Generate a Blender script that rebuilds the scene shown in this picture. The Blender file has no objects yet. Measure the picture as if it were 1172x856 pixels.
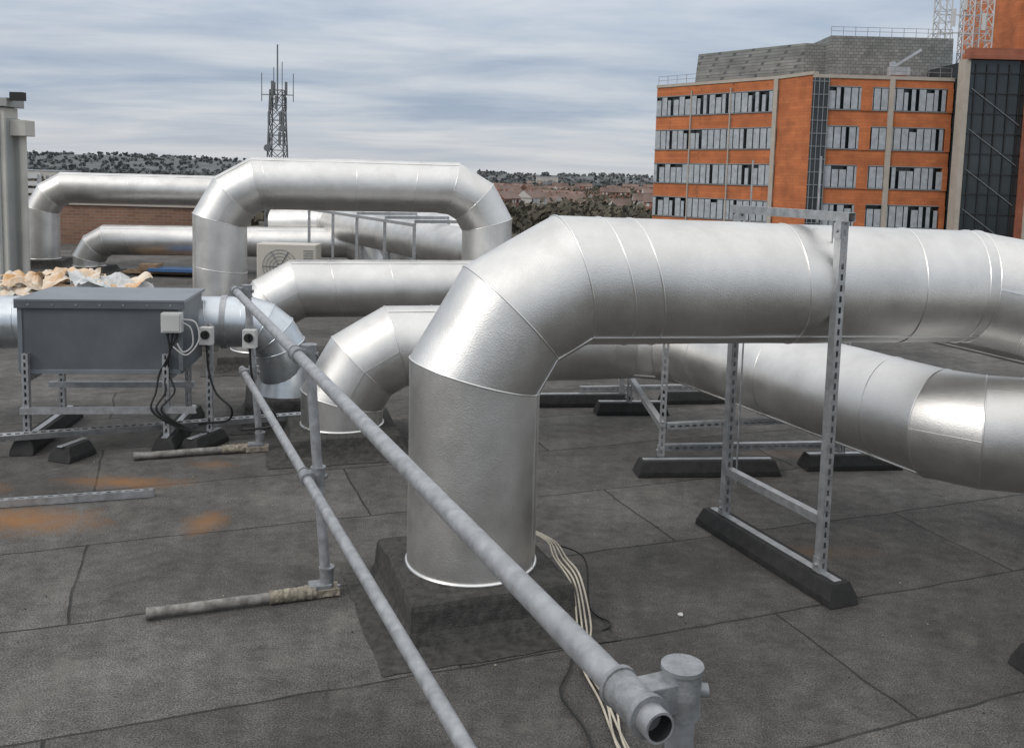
import bpy, math, random
from mathutils import Vector as V, Matrix
from mathutils import noise as mn
random.seed(7)
scene=bpy.context.scene
rad=math.radians

# ------------------------------------------------------------------ materials
def nodes_of(m):
    m.use_nodes=True
    return m.node_tree.nodes, m.node_tree.links
def lin(c): return (c[0],c[1],c[2],1)
def mat(name,col,rough=.6,metal=0.0,var=0.15,vscale=3.0,bump=0.0,bscale=60.0,bdist=.005,rvar=0.0,col2=None,coords='Object',detail=4):
    m=bpy.data.materials.new(name); N,L=nodes_of(m)
    b=N['Principled BSDF']; b.inputs['Roughness'].default_value=rough; b.inputs['Metallic'].default_value=metal
    tc=N.new('ShaderNodeTexCoord')
    n=N.new('ShaderNodeTexNoise'); n.inputs['Scale'].default_value=vscale; n.inputs['Detail'].default_value=detail
    n.inputs['Roughness'].default_value=.6
    L.new(tc.outputs[coords],n.inputs['Vector'])
    cr=N.new('ShaderNodeValToRGB')
    c2=col2 or tuple(min(1,c*(1+var)) for c in col)
    c1=tuple(c*(1-var) for c in col)
    cr.color_ramp.elements[0].position=.3; cr.color_ramp.elements[1].position=.7
    cr.color_ramp.elements[0].color=lin(c1); cr.color_ramp.elements[1].color=lin(c2)
    L.new(n.outputs['Fac'],cr.inputs['Fac']); L.new(cr.outputs['Color'],b.inputs['Base Color'])
    if rvar>0:
        mr=N.new('ShaderNodeMapRange'); mr.inputs['From Min'].default_value=.3; mr.inputs['From Max'].default_value=.7
        mr.inputs['To Min'].default_value=rough-rvar; mr.inputs['To Max'].default_value=rough+rvar
        L.new(n.outputs['Fac'],mr.inputs['Value']); L.new(mr.outputs['Result'],b.inputs['Roughness'])
    if bump>0:
        n2=N.new('ShaderNodeTexNoise'); n2.inputs['Scale'].default_value=bscale; n2.inputs['Detail'].default_value=2
        L.new(tc.outputs[coords],n2.inputs['Vector'])
        bp=N.new('ShaderNodeBump'); bp.inputs['Strength'].default_value=bump; bp.inputs['Distance'].default_value=bdist
        L.new(n2.outputs['Fac'],bp.inputs['Height']); L.new(bp.outputs['Normal'],b.inputs['Normal'])
    return m

def duct_material():
    m=bpy.data.materials.new('embossed_aluminium'); N,L=nodes_of(m); b=N['Principled BSDF']
    b.inputs['Metallic'].default_value=1
    tc=N.new('ShaderNodeTexCoord')
    n=N.new('ShaderNodeTexNoise'); n.inputs['Scale'].default_value=2.6; n.inputs['Detail'].default_value=7; n.inputs['Roughness'].default_value=.7
    L.new(tc.outputs['Object'],n.inputs['Vector'])
    cr=N.new('ShaderNodeValToRGB'); cr.color_ramp.elements[0].position=.32; cr.color_ramp.elements[1].position=.68
    cr.color_ramp.elements[0].color=(.60,.59,.57,1); cr.color_ramp.elements[1].color=(.78,.77,.75,1)
    L.new(n.outputs['Fac'],cr.inputs['Fac']); L.new(cr.outputs['Color'],b.inputs['Base Color'])
    mr=N.new('ShaderNodeMapRange'); mr.inputs['From Min'].default_value=.3; mr.inputs['From Max'].default_value=.7
    mr.inputs['To Min'].default_value=.37; mr.inputs['To Max'].default_value=.50
    L.new(n.outputs['Fac'],mr.inputs['Value']); L.new(mr.outputs['Result'],b.inputs['Roughness'])
    v=N.new('ShaderNodeTexNoise'); v.inputs['Scale'].default_value=190; v.inputs['Detail'].default_value=1
    L.new(tc.outputs['Object'],v.inputs['Vector'])
    bp=N.new('ShaderNodeBump'); bp.inputs['Strength'].default_value=.5; bp.inputs['Distance'].default_value=.0022
    L.new(v.outputs['Fac'],bp.inputs['Height'])
    L.new(bp.outputs['Normal'],b.inputs['Normal'])
    return m

def roof_material():
    m=bpy.data.materials.new('bitumen_roof_felt'); N,L=nodes_of(m); b=N['Principled BSDF']
    b.inputs['Roughness'].default_value=.85
    tc=N.new('ShaderNodeTexCoord')
    mp=N.new('ShaderNodeMapping'); mp.inputs['Rotation'].default_value=(0,0,rad(-21)); mp.inputs['Location'].default_value=(.35,.12,0)
    L.new(tc.outputs['Object'],mp.inputs['Vector'])
    nw=N.new('ShaderNodeTexNoise'); nw.inputs['Scale'].default_value=2.2; nw.inputs['Detail'].default_value=2; L.new(tc.outputs['Object'],nw.inputs['Vector'])
    va=N.new('ShaderNodeVectorMath'); va.operation='MULTIPLY_ADD'; va.inputs[1].default_value=(.06,.06,0)
    L.new(nw.outputs['Color'],va.inputs[0]); L.new(mp.outputs['Vector'],va.inputs[2])
    br=N.new('ShaderNodeTexBrick'); br.inputs['Scale'].default_value=1; br.inputs['Mortar Size'].default_value=.008
    br.inputs['Mortar Smooth'].default_value=.6; br.inputs['Brick Width'].default_value=2.9; br.inputs['Row Height'].default_value=.84
    br.inputs['Color1'].default_value=(.064,.060,.056,1); br.inputs['Color2'].default_value=(.096,.091,.085,1); br.inputs['Mortar'].default_value=(.022,.021,.020,1)
    L.new(va.outputs['Vector'],br.inputs['Vector'])
    def noise(s,d=6,r=.6):
        n=N.new('ShaderNodeTexNoise'); n.inputs['Scale'].default_value=s; n.inputs['Detail'].default_value=d; n.inputs['Roughness'].default_value=r
        L.new(tc.outputs['Object'],n.inputs['Vector']); return n.outputs['Fac']
    def rng(src,a,b_,c,d):
        q=N.new('ShaderNodeMapRange'); q.inputs['From Min'].default_value=a; q.inputs['From Max'].default_value=b_; q.inputs['To Min'].default_value=c; q.inputs['To Max'].default_value=d
        L.new(src,q.inputs['Value']); return q.outputs['Result']
    def mixc(a,b_,fac,mode='MIX'):
        x=N.new('ShaderNodeMix'); x.data_type='RGBA'; x.blend_type=mode
        if isinstance(fac,float): x.inputs['Factor'].default_value=fac
        else: L.new(fac,x.inputs['Factor'])
        L.new(a,x.inputs['A'])
        if isinstance(b_,tuple): x.inputs['B'].default_value=b_
        else: L.new(b_,x.inputs['B'])
        return x.outputs['Result']
    big=noise(1.1,7,.72); med=noise(9,6,.78); fine=noise(150,2,.6); 
    c=br.outputs['Color']
    c=mixc(c,rng(big,.3,.7,.55,1.45),1.0,'MULTIPLY')
    c=mixc(c,rng(med,.3,.7,.55,1.45),1.0,'MULTIPLY')
    c=mixc(c,rng(fine,.32,.68,.25,1.85),1.0,'MULTIPLY')
    c=mixc(c,(.17,.155,.135,1),rng(noise(2.6,8,.75),.54,.74,0,.6))
    c=mixc(c,(.045,.047,.037,1),rng(noise(1.7,5,.7),.42,.28,0,.6))
    for cx,cy,sx,sy,amt in ((-2.30,5.38,.38,.11,1),(-2.65,4.74,.5,.2,1.05),(-1.62,4.78,.12,.17,.9),(-1.9,5.75,.14,.09,.6),(-3.2,5.2,.3,.12,.7),(2.2,6.3,.5,.1,.3),(1.6,4.6,.4,.1,.25)):
        q=N.new('ShaderNodeMapping'); q.vector_type='POINT'
        q.inputs['Location'].default_value=(-cx/sx,-cy/sy,0); q.inputs['Scale'].default_value=(1/sx,1/sy,0)
        L.new(tc.outputs['Object'],q.inputs['Vector'])
        ln=N.new('ShaderNodeVectorMath'); ln.operation='LENGTH'; L.new(q.outputs['Vector'],ln.inputs[0])
        md=N.new('ShaderNodeMath'); md.operation='MULTIPLY_ADD'; md.inputs[1].default_value=2.2
        L.new(med,md.inputs[0]); L.new(ln.outputs['Value'],md.inputs[2])
        c=mixc(c,(.26,.12,.035,1),rng(md.outputs[0],2.3,1.1,0,amt*.8))
    L.new(c,b.inputs['Base Color'])
    bp=N.new('ShaderNodeBump'); bp.inputs['Strength'].default_value=.9; bp.inputs['Distance'].default_value=.005
    L.new(fine,bp.inputs['Height'])
    bp2=N.new('ShaderNodeBump'); bp2.inputs['Strength'].default_value=.8; bp2.inputs['Distance'].default_value=.006; bp2.invert=True
    L.new(br.outputs['Fac'],bp2.inputs['Height']); L.new(bp.outputs['Normal'],bp2.inputs['Normal'])
    bp3=N.new('ShaderNodeBump'); bp3.inputs['Strength'].default_value=.5; bp3.inputs['Distance'].default_value=.02
    L.new(med,bp3.inputs['Height']); L.new(bp2.outputs['Normal'],bp3.inputs['Normal'])
    L.new(bp3.outputs['Normal'],b.inputs['Normal'])
    L.new(rng(big,.4,.7,.92,.70),b.inputs['Roughness'])
    return m

def brick_material(name,c1,c2,mortar,w,h,ms):
    m=bpy.data.materials.new(name); N,L=nodes_of(m); b=N['Principled BSDF']; b.inputs['Roughness'].default_value=.85
    tc=N.new('ShaderNodeTexCoord')
    sep=N.new('ShaderNodeSeparateXYZ'); L.new(tc.outputs['Object'],sep.inputs[0])
    ad=N.new('ShaderNodeMath'); ad.operation='ADD'; L.new(sep.outputs['X'],ad.inputs[0]); L.new(sep.outputs['Y'],ad.inputs[1])
    cb=N.new('ShaderNodeCombineXYZ'); L.new(ad.outputs[0],cb.inputs['X']); L.new(sep.outputs['Z'],cb.inputs['Y'])
    br=N.new('ShaderNodeTexBrick'); br.inputs['Scale'].default_value=1; br.inputs['Brick Width'].default_value=w; br.inputs['Row Height'].default_value=h
    br.inputs['Mortar Size'].default_value=ms; br.inputs['Color1'].default_value=lin(c1); br.inputs['Color2'].default_value=lin(c2); br.inputs['Mortar'].default_value=lin(mortar)
    L.new(cb.outputs[0],br.inputs['Vector'])
    n=N.new('ShaderNodeTexNoise'); n.inputs['Scale'].default_value=.6; n.inputs['Detail'].default_value=5; L.new(tc.outputs['Object'],n.inputs['Vector'])
    q=N.new('ShaderNodeMapRange'); q.inputs['From Min'].default_value=.3; q.inputs['From Max'].default_value=.7; q.inputs['To Min'].default_value=.75; q.inputs['To Max'].default_value=1.15
    L.new(n.outputs['Fac'],q.inputs['Value'])
    x=N.new('ShaderNodeMix'); x.data_type='RGBA'; x.blend_type='MULTIPLY'; x.inputs['Factor'].default_value=1
    L.new(br.outputs['Color'],x.inputs['A']); L.new(q.outputs['Result'],x.inputs['B']); L.new(x.outputs['Result'],b.inputs['Base Color'])
    return m

M={}
M['duct']=duct_material()
M['bead']=mat('aluminium_bead',(.80,.79,.77),.32,1,.05)
M['roof']=roof_material()
M['galv']=mat('galvanised_steel',(.40,.41,.42),.45,.7,.2,25,bump=.1,bscale=80,bdist=.002,rvar=.08)
M['pipe']=mat('galvanised_pipe',(.34,.35,.365),.52,.5,.25,22,bump=.3,bscale=160,bdist=.001,rvar=.1,detail=6)
M['fit']=mat('cast_galvanised',(.27,.28,.29),.52,.5,.28,40,bump=.5,bscale=150,bdist=.002)
M['footpipe']=mat('weathered_pipe',(.22,.21,.195),.75,.2,.5,22,bump=.6,bscale=60,bdist=.004,detail=7)
M['spiral']=mat('spiral_duct_steel',(.60,.64,.67),.33,.9,.12,12,rvar=.06)
M['rubber']=mat('black_rubber',(.018,.018,.018),.8,0,.4,20,bump=.5,bscale=120,bdist=.003)
M['box']=mat('grey_painted_steel',(.105,.118,.132),.45,.1,.16,4,bump=.05,detail=7)
M['boxlid']=mat('grey_lid_steel',(.17,.19,.21),.4,.1,.14,3,detail=7)
M['plastic']=mat('grey_plastic',(.50,.50,.49),.45,0,.1)
M['black']=mat('black_cable',(.012,.012,.012),.5,0,.1)
M['cable']=mat('cream_cable',(.46,.42,.34),.6,0,.25,8)
M['felt']=mat('flashing_felt',(.050,.048,.045),.88,0,.55,28,bump=1,bscale=150,bdist=.006,detail=8)
M['sealant']=mat('sealant',(.26,.23,.18),.75,0,.5,40,bump=.9,bscale=35,bdist=.014)
M['clad']=mat('beige_cladding',(.50,.49,.45),.6,0,.1,2)
M['cladd']=mat('grey_cladding',(.30,.31,.30),.6,0,.1,2)
M['tarp']=mat('insulation_wrap',(.58,.33,.13),.6,0,.0,3.2,col2=(.74,.70,.62))
M['cream']=mat('condenser_cream',(.50,.48,.42),.5,0,.06)
M['dark']=mat('dark_void',(.02,.022,.024),.5,0,.1)
M['blue']=mat('blue_sheet',(.05,.12,.26),.5,0,.2)
M['wood']=mat('timber_board',(.30,.20,.12),.8,0,.3,12)
M['wbrick']=brick_material('old_brick',(.20,.10,.065),(.26,.14,.09),(.22,.19,.16),.22,.075,.008)
M['orange']=brick_material('terracotta_brick',(.44,.135,.050),(.52,.17,.062),(.36,.125,.055),1.2,.34,.02)
M['dbrick']=brick_material('red_brick',(.30,.095,.055),(.36,.12,.065),(.24,.11,.08),.9,.3,.03)
M['slate']=brick_material('slate_louvre',(.17,.185,.18),(.24,.255,.245),(.10,.11,.11),.6,.35,.03)
M['stone']=mat('pale_stone',(.40,.36,.31),.8,0,.1,1)
M['glass']=mat('dark_glass',(.03,.04,.045),.12,0,.3,.3)
M['panel']=mat('grey_louvre_panel',(.36,.39,.42),.55,.05,.22,1.6,detail=6)
M['frame']=mat('window_frame',(.24,.25,.26),.5,.2,.1)
M['white']=mat('white_lattice',(.55,.56,.56),.5,0,.05)
M['mast']=mat('mast_steel',(.16,.17,.18),.6,.3,.1)
M['ground']=mat('city_ground',(.060,.062,.045),.95,0,.4,.02,col2=(.13,.12,.095),detail=8)
M['hill']=mat('haze_tinted_hill',(.095,.105,.108),1,0,.35,.012,col2=(.15,.16,.165),detail=9)  # greyed, bluish tone: distance haze is painted into the hill colour
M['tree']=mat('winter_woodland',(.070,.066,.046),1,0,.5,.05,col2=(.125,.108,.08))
M['treefar']=mat('haze_tinted_woodland',(.100,.108,.112),1,0,.3,.01,col2=(.145,.15,.15))  # far trees bluer than near ones, haze put into their base colour
M['hbrick']=mat('house_brick',(.27,.14,.10),.9,0,.35,.03)
M['htile']=mat('house_roof_tile',(.165,.115,.098),.9,0,.45,.04)
M['render']=mat('pale_render',(.46,.44,.41),.9,0,.25,.02)

# ------------------------------------------------------------------ mesh helpers
def group(name,loc=(0,0,0)):
    e=bpy.data.objects.new(name,None); scene.collection.objects.link(e); e.empty_display_size=.2; return e
class MB:
    def __init__(s): s.v=[]; s.f=[]; s.m=[]; s.sm=[]; s.mats=[]
    def mi(s,k):
        if k not in s.mats: s.mats.append(k)
        return s.mats.index(k)
    def add(s,vs,fs,k,smooth=False):
        o=len(s.v); s.v+= [tuple(v) for v in vs]; i=s.mi(k)
        for f in fs: s.f.append(tuple(o+j for j in f)); s.m.append(i); s.sm.append(smooth)
    def box(s,c,size,k,ax=None):
        c=V(c); X,Y,Z=(ax if ax else (V((1,0,0)),V((0,1,0)),V((0,0,1))))
        h=[a/2 for a in size]; vs=[]
        for sx,sy,sz in ((-1,-1,-1),(1,-1,-1),(1,1,-1),(-1,1,-1),(-1,-1,1),(1,-1,1),(1,1,1),(-1,1,1)):
            vs.append(c+X*sx*h[0]+Y*sy*h[1]+Z*sz*h[2])
        s.add(vs,[(0,3,2,1),(4,5,6,7),(0,1,5,4),(1,2,6,5),(2,3,7,6),(3,0,4,7)],k)
    def beam(s,a,b,w,h,k,up=V((0,0,1))):
        a=V(a); b=V(b); d=(b-a); Ln=d.length; d.normalize()
        u=V(up)
        if abs(d.dot(u))>.98: u=V((0,1,0))
        x=d.cross(u).normalized(); z=x.cross(d).normalized()
        s.box((a+b)/2,(w,Ln,h),k,(x,d,z))
    def cyl(s,a,b,r,k,seg=16,r2=None,cap=True,smooth=True):
        a=V(a); b=V(b); d=(b-a).normalized(); u=V((0,0,1)) if abs(d.z)<.9 else V((1,0,0))
        x=d.cross(u).normalized(); y=d.cross(x); r2=r if r2 is None else r2
        vs=[a+(x*math.cos(t)+y*math.sin(t))*r for t in [2*math.pi*i/seg for i in range(seg)]]
        vs+=[b+(x*math.cos(t)+y*math.sin(t))*r2 for t in [2*math.pi*i/seg for i in range(seg)]]
        s.add(vs,[(i,(i+1)%seg,seg+(i+1)%seg,seg+i) for i in range(seg)],k,smooth)
        if cap:
            s.add(vs[:seg],[tuple(range(seg))[::-1]],k); s.add(vs[seg:],[tuple(range(seg))],k)
    def tube(s,pts,r,k,seg=8,closed=False):
        pts=[V(p) for p in pts]; n=len(pts); prev=None; vs=[]
        for i,p in enumerate(pts):
            if closed: d=pts[(i+1)%n]-pts[i-1]
            else: d=pts[min(i+1,n-1)]-pts[max(i-1,0)]
            d.normalize()
            if prev is None:
                u=V((0,0,1)) if abs(d.z)<.9 else V((1,0,0)); x=d.cross(u).normalized()
            else:
                x=(prev-d*prev.dot(d)).normalized()
            prev=x; y=d.cross(x)
            vs+=[p+(x*math.cos(2*math.pi*j/seg)+y*math.sin(2*math.pi*j/seg))*r for j in range(seg)]
        fs=[]
        for i in range(n if closed else n-1):
            for j in range(seg):
                a=i*seg+j; b=i*seg+(j+1)%seg; i2=(i+1)%n
                fs.append((a,b,i2*seg+(j+1)%seg,i2*seg+j))
        s.add(vs,fs,k,True)
    def obj(s,name,parent=None,bevel=0):
        me=bpy.data.meshes.new(name); me.from_pydata(s.v,[],s.f)
        for k in s.mats: me.materials.append(M[k])
        me.polygons.foreach_set('material_index',s.m); me.polygons.foreach_set('use_smooth',s.sm); me.update()
        o=bpy.data.objects.new(name,me); scene.collection.objects.link(o)
        if parent: o.parent=parent
        if bevel:
            b=o.modifiers.new('bevel','BEVEL'); b.width=bevel; b.segments=2; b.limit_method='ANGLE'; b.angle_limit=rad(50)
        return o

def smoothpath(pts,n=8):
    pts=[V(p) for p in pts]; out=[]
    P=[pts[0]]+pts+[pts[-1]]
    for i in range(1,len(P)-2):
        for j in range(n):
            t=j/n; a,b,c,d=P[i-1],P[i],P[i+1],P[i+2]
            out.append(.5*((2*b)+(c-a)*t+(2*a-5*b+4*c-d)*t*t+(3*b-a-3*c+d)*t**3))
    out.append(pts[-1]); return out

# ------------------------------------------------------------------ ducts
def route(corners,R,bends=3):
    """corner list -> gored polyline"""
    C=[V(c) for c in corners]; out=[C[0]]
    for i in range(1,len(C)-1):
        d0=(C[i]-C[i-1]).normalized(); d1=(C[i+1]-C[i]).normalized()
        th=d0.angle(d1)
        if th<rad(20): out.append(C[i]); continue
        nb=max(1,round(bends*th/rad(90)))
        if isinstance(R,(list,tuple)): r=R[i-1]
        else: r=R
        T=r*math.tan(th/2); a=C[i]-d0*T
        nrm=(d1-d0*d1.dot(d0)).normalized(); cen=a+nrm*r
        for k in range(nb):
            an=(k+.5)*th/nb; rr=r/math.cos(th/(2*nb))
            out.append(cen+(-nrm*math.cos(an)+d0*math.sin(an))*rr)
    out.append(C[-1]); return out
def duct(name,corners,r,R,bends=3,joints=(),seg=56,base=True,mat_='duct',bead=.0042,seam=True):
    g=group(name); P=route(corners,R,bends); n=len(P)
    D=[(P[i+1]-P[i]).normalized() for i in range(n-1)]
    d=D[0]; u=V((0,1,0)) if abs(d.z)>.5 else V((0,0,1)); x=d.cross(u).normalized(); y=d.cross(x)
    ring=[P[0]+(x*math.cos(2*math.pi*j/seg)+y*math.sin(2*math.pi*j/seg))*r for j in range(seg)]
    rings=[ring]
    for i in range(1,n):
        nm=(D[i-1]+D[i]).normalized() if i<n-1 else D[-1]
        nr=[]
        for q in rings[-1]:
            t=(P[i]-q).dot(nm)/D[i-1].dot(nm); nr.append(q+D[i-1]*t)
        rings.append(nr)
    shell=MB(); beads=MB()
    random.seed(len(name)*13+n)
    for i in range(n-1):
        Ls=(P[i+1]-P[i]).length; k_=max(2,min(40,int(Ls/.07))); vs=[]
        for a in range(k_+1):
            t=a/k_
            for j in range(seg):
                q=rings[i][j].lerp(rings[i+1][j],t); c=P[i].lerp(P[i+1],t); o=(q-c)
                e=math.sin(math.pi*t)**.5 if 0<t<1 else 0
                o2=o-D[i]*o.dot(D[i]); w=mn.noise(q*3.2+V((i*3.1,0,0)))*.004+mn.noise(q*9)*.0013
                vs.append(q+o2.normalized()*w*e)
        shell.add(vs,[(a*seg+j,a*seg+(j+1)%seg,(a+1)*seg+(j+1)%seg,(a+1)*seg+j) for a in range(k_) for j in range(seg)],mat_,True)
        if seam:
            k=random.choice([int(seg*.13),int(seg*.3),int(seg*.62),int(seg*.8),int(seg*.45)])
            for kk in (k,(k+seg//2)%seg):
                a=rings[i][kk]; b=rings[i+1][kk]
                beads.beam(a,b,.011,.007,'bead',up=(a-P[i]-D[i]*(a-P[i]).dot(D[i])).normalized())
    for i in range(1,n-1):
        beads.tube(rings[i],bead,'bead',6,True)
    for si,t in joints:
        rr=[a.lerp(b,t) for a,b in zip(rings[si],rings[si+1])]
        beads.tube(rr,bead,'bead',6,True)
    if base:
        beads.tube(rings[0],.010,'bead',8,True)
    beads.tube(rings[-1],.008,'bead',8,True)
    shell.add(rings[-1],[tuple(range(seg))],mat_)
    shell.obj('cladding',g); beads.obj('seam_beads',g)
    return g,P

duct('insulated_duct',[(-.15,3.93,.205),(-.15,3.93,1.455),(2.76,4.80,1.39),(3.0,3.75,1.05),(3.3,2.4,.6)],.285,[.56,.56,.5,.4],3,
     joints=[(3,.09),(3,.155),(3,.50),(3,.80),(3,.97)])
duct('insulated_duct',[(-1.17,6.32,.145),(-1.17,6.32,.68),(1.22,6.98,.68),(2.34,4.42,.68),(5.0,5.0,.68)],.285,[.5,.5,.45,.5],3,joints=[(3,.18),(3,.6),(3,.9),(6,.12),(6,.45),(6,.85)])
duct('insulated_duct',[(-2.45,8.9,.155),(-2.45,8.9,.74),(3.3,10.4,.74),(4.6,6.6,.74),(6.5,6.9,.74)],.285,.48,3,joints=[(3,.07),(3,.18),(3,.4)])
duct('insulated_duct',[(-3.2,10,.155),(-3.2,10,1.75),(-.3,10.5,1.75),(-.3,10.5,.155)],.285,.56,3,joints=[(0,.55),(3,.05),(3,.5),(3,.8)])
duct('insulated_duct',[(-8.72,17,.155),(-8.72,17,1.47),(-2.0,17.9,1.47),(-2.0,17.9,.15)],.285,.56,3,joints=[(3,.2),(3,.5)])
duct('insulated_duct',[(-7.6,16.4,.105),(-7.6,16.4,.57),(-2.6,16.6,.62),(-2.6,16.6,.1)],.27,.46,3,joints=[(3,.1),(3,.6)])
duct('insulated_duct',[(-4.5,17.2,.90),(-3.4,17.1,.95),(-.2,11.4,.92),(-.2,11.4,.1)],.285,.42,3,joints=[(2,.3),(2,.7)],base=False)
duct('insulated_duct',[(-3.3,18.0,.95),(-2.2,17.2,1.0),(-.7,13.6,1.0),(-.7,13.6,.1)],.27,.4,3,joints=[(2,.3),(2,.7)],base=False)

# ------------------------------------------------------------------ roof building
g=group('flat_roof')
mb=MB(); mb.box((4,8.5,-10),(42,31,20),'roof'); mb.obj('roof_deck',g)
mb=MB()
mb.box((4,23.85,.16),(42,.3,.32),'felt'); mb.box((24.8,8.4,.16),(.3,30.6,.32),'felt'); mb.box((-16.85,8.4,.16),(.3,30.6,.32),'felt')
mb.obj('parapet_kerb',g,.01)
def pedestal(cx,cy,h,half,ang,apron=.15):
    g=group('duct_pedestal'); mb=MB(); a=rad(ang); X=V((math.cos(a),math.sin(a),0)); Y=V((-math.sin(a),math.cos(a),0)); c=V((cx,cy,0))
    n=10; rows=((.004,half+.06),(.03,half+.03),(.08,half+.008),(h-.03,half+.002),(h-.008,half-.004),(h,half-.02)); vs=[]
    per=[(-1+2*i/n,-1) for i in range(n)]+[(1,-1+2*i/n) for i in range(n)]+[(1-2*i/n,1) for i in range(n)]+[(-1,1-2*i/n) for i in range(n)]
    for z,s in rows:
        for sx,sy in per:
            q=c+X*sx*s+Y*sy*s+V((0,0,z)); w=mn.noise(q*7)*.012 if z>.01 else 0
            vs.append(q+X*w+Y*w*.8+V((0,0,mn.noise(q*5+V((3,3,3)))*.008 if z>.1 else 0)))
    m=len(per); fs=[(k*m+j,k*m+(j+1)%m,k*m+m+(j+1)%m,k*m+m+j) for k in range(len(rows)-1) for j in range(m)]
    fs.append(tuple(range((len(rows)-1)*m,len(rows)*m))); mb.add(vs,fs,'felt',False); mb.obj('kerb_upstand',g)
    mb=MB(); s=half+apron
    n=14; vs=[];fs=[]
    for i in range(n+1):
        for j in range(n+1):
            e=1 if i in(0,n) or j in (0,n) else 0
            x=(-1+2*i/n)*s+random.uniform(-.008,.008)*e; y=(-1+2*j/n)*s+random.uniform(-.008,.008)*e
            vs.append(c+X*x+Y*y+V((0,0,.004 if e else .009+random.uniform(0,.004))))
    for i in range(n):
        for j in range(n): fs.append((i*(n+1)+j,(i+1)*(n+1)+j,(i+1)*(n+1)+j+1,i*(n+1)+j+1))
    mb.add(vs,fs,'felt',True); mb.obj('flashing_apron',g)
pedestal(-.15,3.93,.2,.35,19.5)
pedestal(-1.17,6.32,.14,.37,16)
pedestal(-1.72,6.95,.2,.3,16)
pedestal(-2.45,8.9,.15,.4,16); pedestal(-3.2,10,.15,.4,16); pedestal(-.3,10.5,.15,.4,16); pedestal(-8.72,17,.15,.4,12); pedestal(-7.6,16.4,.1,.36,5)

# ------------------------------------------------------------------ guard rail
g=group('guard_rail'); mb=MB(); fb=MB()
TA=V((.235,1.27,1.1)); TB=V((-1.79,5.93,1.1)); td=(TB-TA).normalized()
def hollow(mb,a,b,r,k):
    a=V(a); b=V(b); mb.cyl(a,b,r,k,28,cap=False); mb.cyl(b,a,r-.004,'dark',28,cap=False)
    d=(b-a).normalized(); u=V((0,0,1)); x=d.cross(u).normalized(); y=d.cross(x)
    for p in (a,b):
        vs=[p+(x*math.cos(2*math.pi*i/28)+y*math.sin(2*math.pi*i/28))*q for q in (r,r-.004) for i in range(28)]
        mb.add(vs,[(i,(i+1)%28,28+(i+1)%28,28+i) for i in range(28)],k)
hollow(mb,TA,TB,.0245,'pipe')
LA=V((.23,1.32,.55)); LB=V((-1.815,6.12,.55)); hollow(mb,LA,LB,.0215,'pipe'); ld=(LB-LA).normalized()
side=V((.92,.4,0)).normalized()
posts=[((.29,1.38),(.285,1.375)),((-.80,3.97),(-.885,3.975)),((-1.68,6.07),(-1.745,6.0))]
for (bx,by),(tx,ty) in posts:
    b=V((bx,by,.03)); t=V((tx,ty,1.125)); mb.cyl(b,t,.0225,'pipe',24)
    for z,A,d,rr in ((1.1,TA,td,.031),(.55,LA,ld,.028)):
        f=(z-.03)/1.095; pc=b.lerp(t,f)
        rc=A+d*(pc-A).dot(d)
        fb.cyl(pc-V((0,0,.04)),pc+V((0,0,.035)),.031,'fit',24)
        fb.cyl(pc+V((0,0,.035)),pc+V((0,0,.042)),.034,'fit',24)
        fb.cyl(rc-d*.045,rc+d*.045,rr,'fit',24)
        fb.cyl(rc-d*.048,rc-d*.038,rr+.003,'fit',24); fb.cyl(rc+d*.038,rc+d*.048,rr+.003,'fit',24)
        fb.beam(pc,rc,.045,.05,'fit')
        sd=(side*.7-d*.3).normalized()
        fb.cyl(pc+sd*.028,pc+sd*.042,.011,'fit',12); fb.cyl(pc+sd*.042,pc+sd*.043,.006,'dark',6)
    fb.cyl(t,t+V((0,0,.006)),.0255,'fit',24)
mb.obj('rails_and_posts',g); fb.obj('tube_clamps',g,.0025)
mb=MB()
for (ax,ay),(bx,by),(px,py) in (((-1.50,3.69),(-.84,3.93),(-.80,3.97)),((-2.42,5.79),(-1.72,6.05),(-1.68,6.07)),((-.6,1.05),(.22,1.35),(.29,1.38))):
    a=V((ax,ay,.030)); b=V((bx,by,.030)); mb.cyl(a,b,.022,'footpipe',20)
    d=(b-a).normalized(); 
    pts=[b-d*(.2-.02*i) for i in range(11)]
    for p0,p1 in zip(pts[:-1],pts[1:]): mb.cyl(p0,p1,.026+.007*random.random(),'sealant',16,r2=.026+.007*random.random())
    mb.cyl(a-d*.004,a+d*.03,.025,'footpipe',18)
    p=V((px,py,0)); mb.cyl(p+V((0,0,.02)),p+V((0,0,.13)),.031,'fit',20); mb.cyl(p+V((0,0,.12)),p+V((0,0,.132)),.035,'fit',20)
    n=V((-d.y,d.x,0)); mb.box(p+V((0,0,.022))-d*.02,(.15,.08,.036),'sealant',(d,n,V((0,0,1))))
    mb.box(p+V((0,0,.045))-d*.03,(.10,.07,.03),'fit',(d,n,V((0,0,1))))
    for s in (-.05,.05): mb.cyl(p+d*s-n*.03+V((0,0,.03)),p+d*s-n*.03+V((0,0,.052)),.008,'fit',6)
mb.obj('foot_sockets',g,.004)

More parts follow.
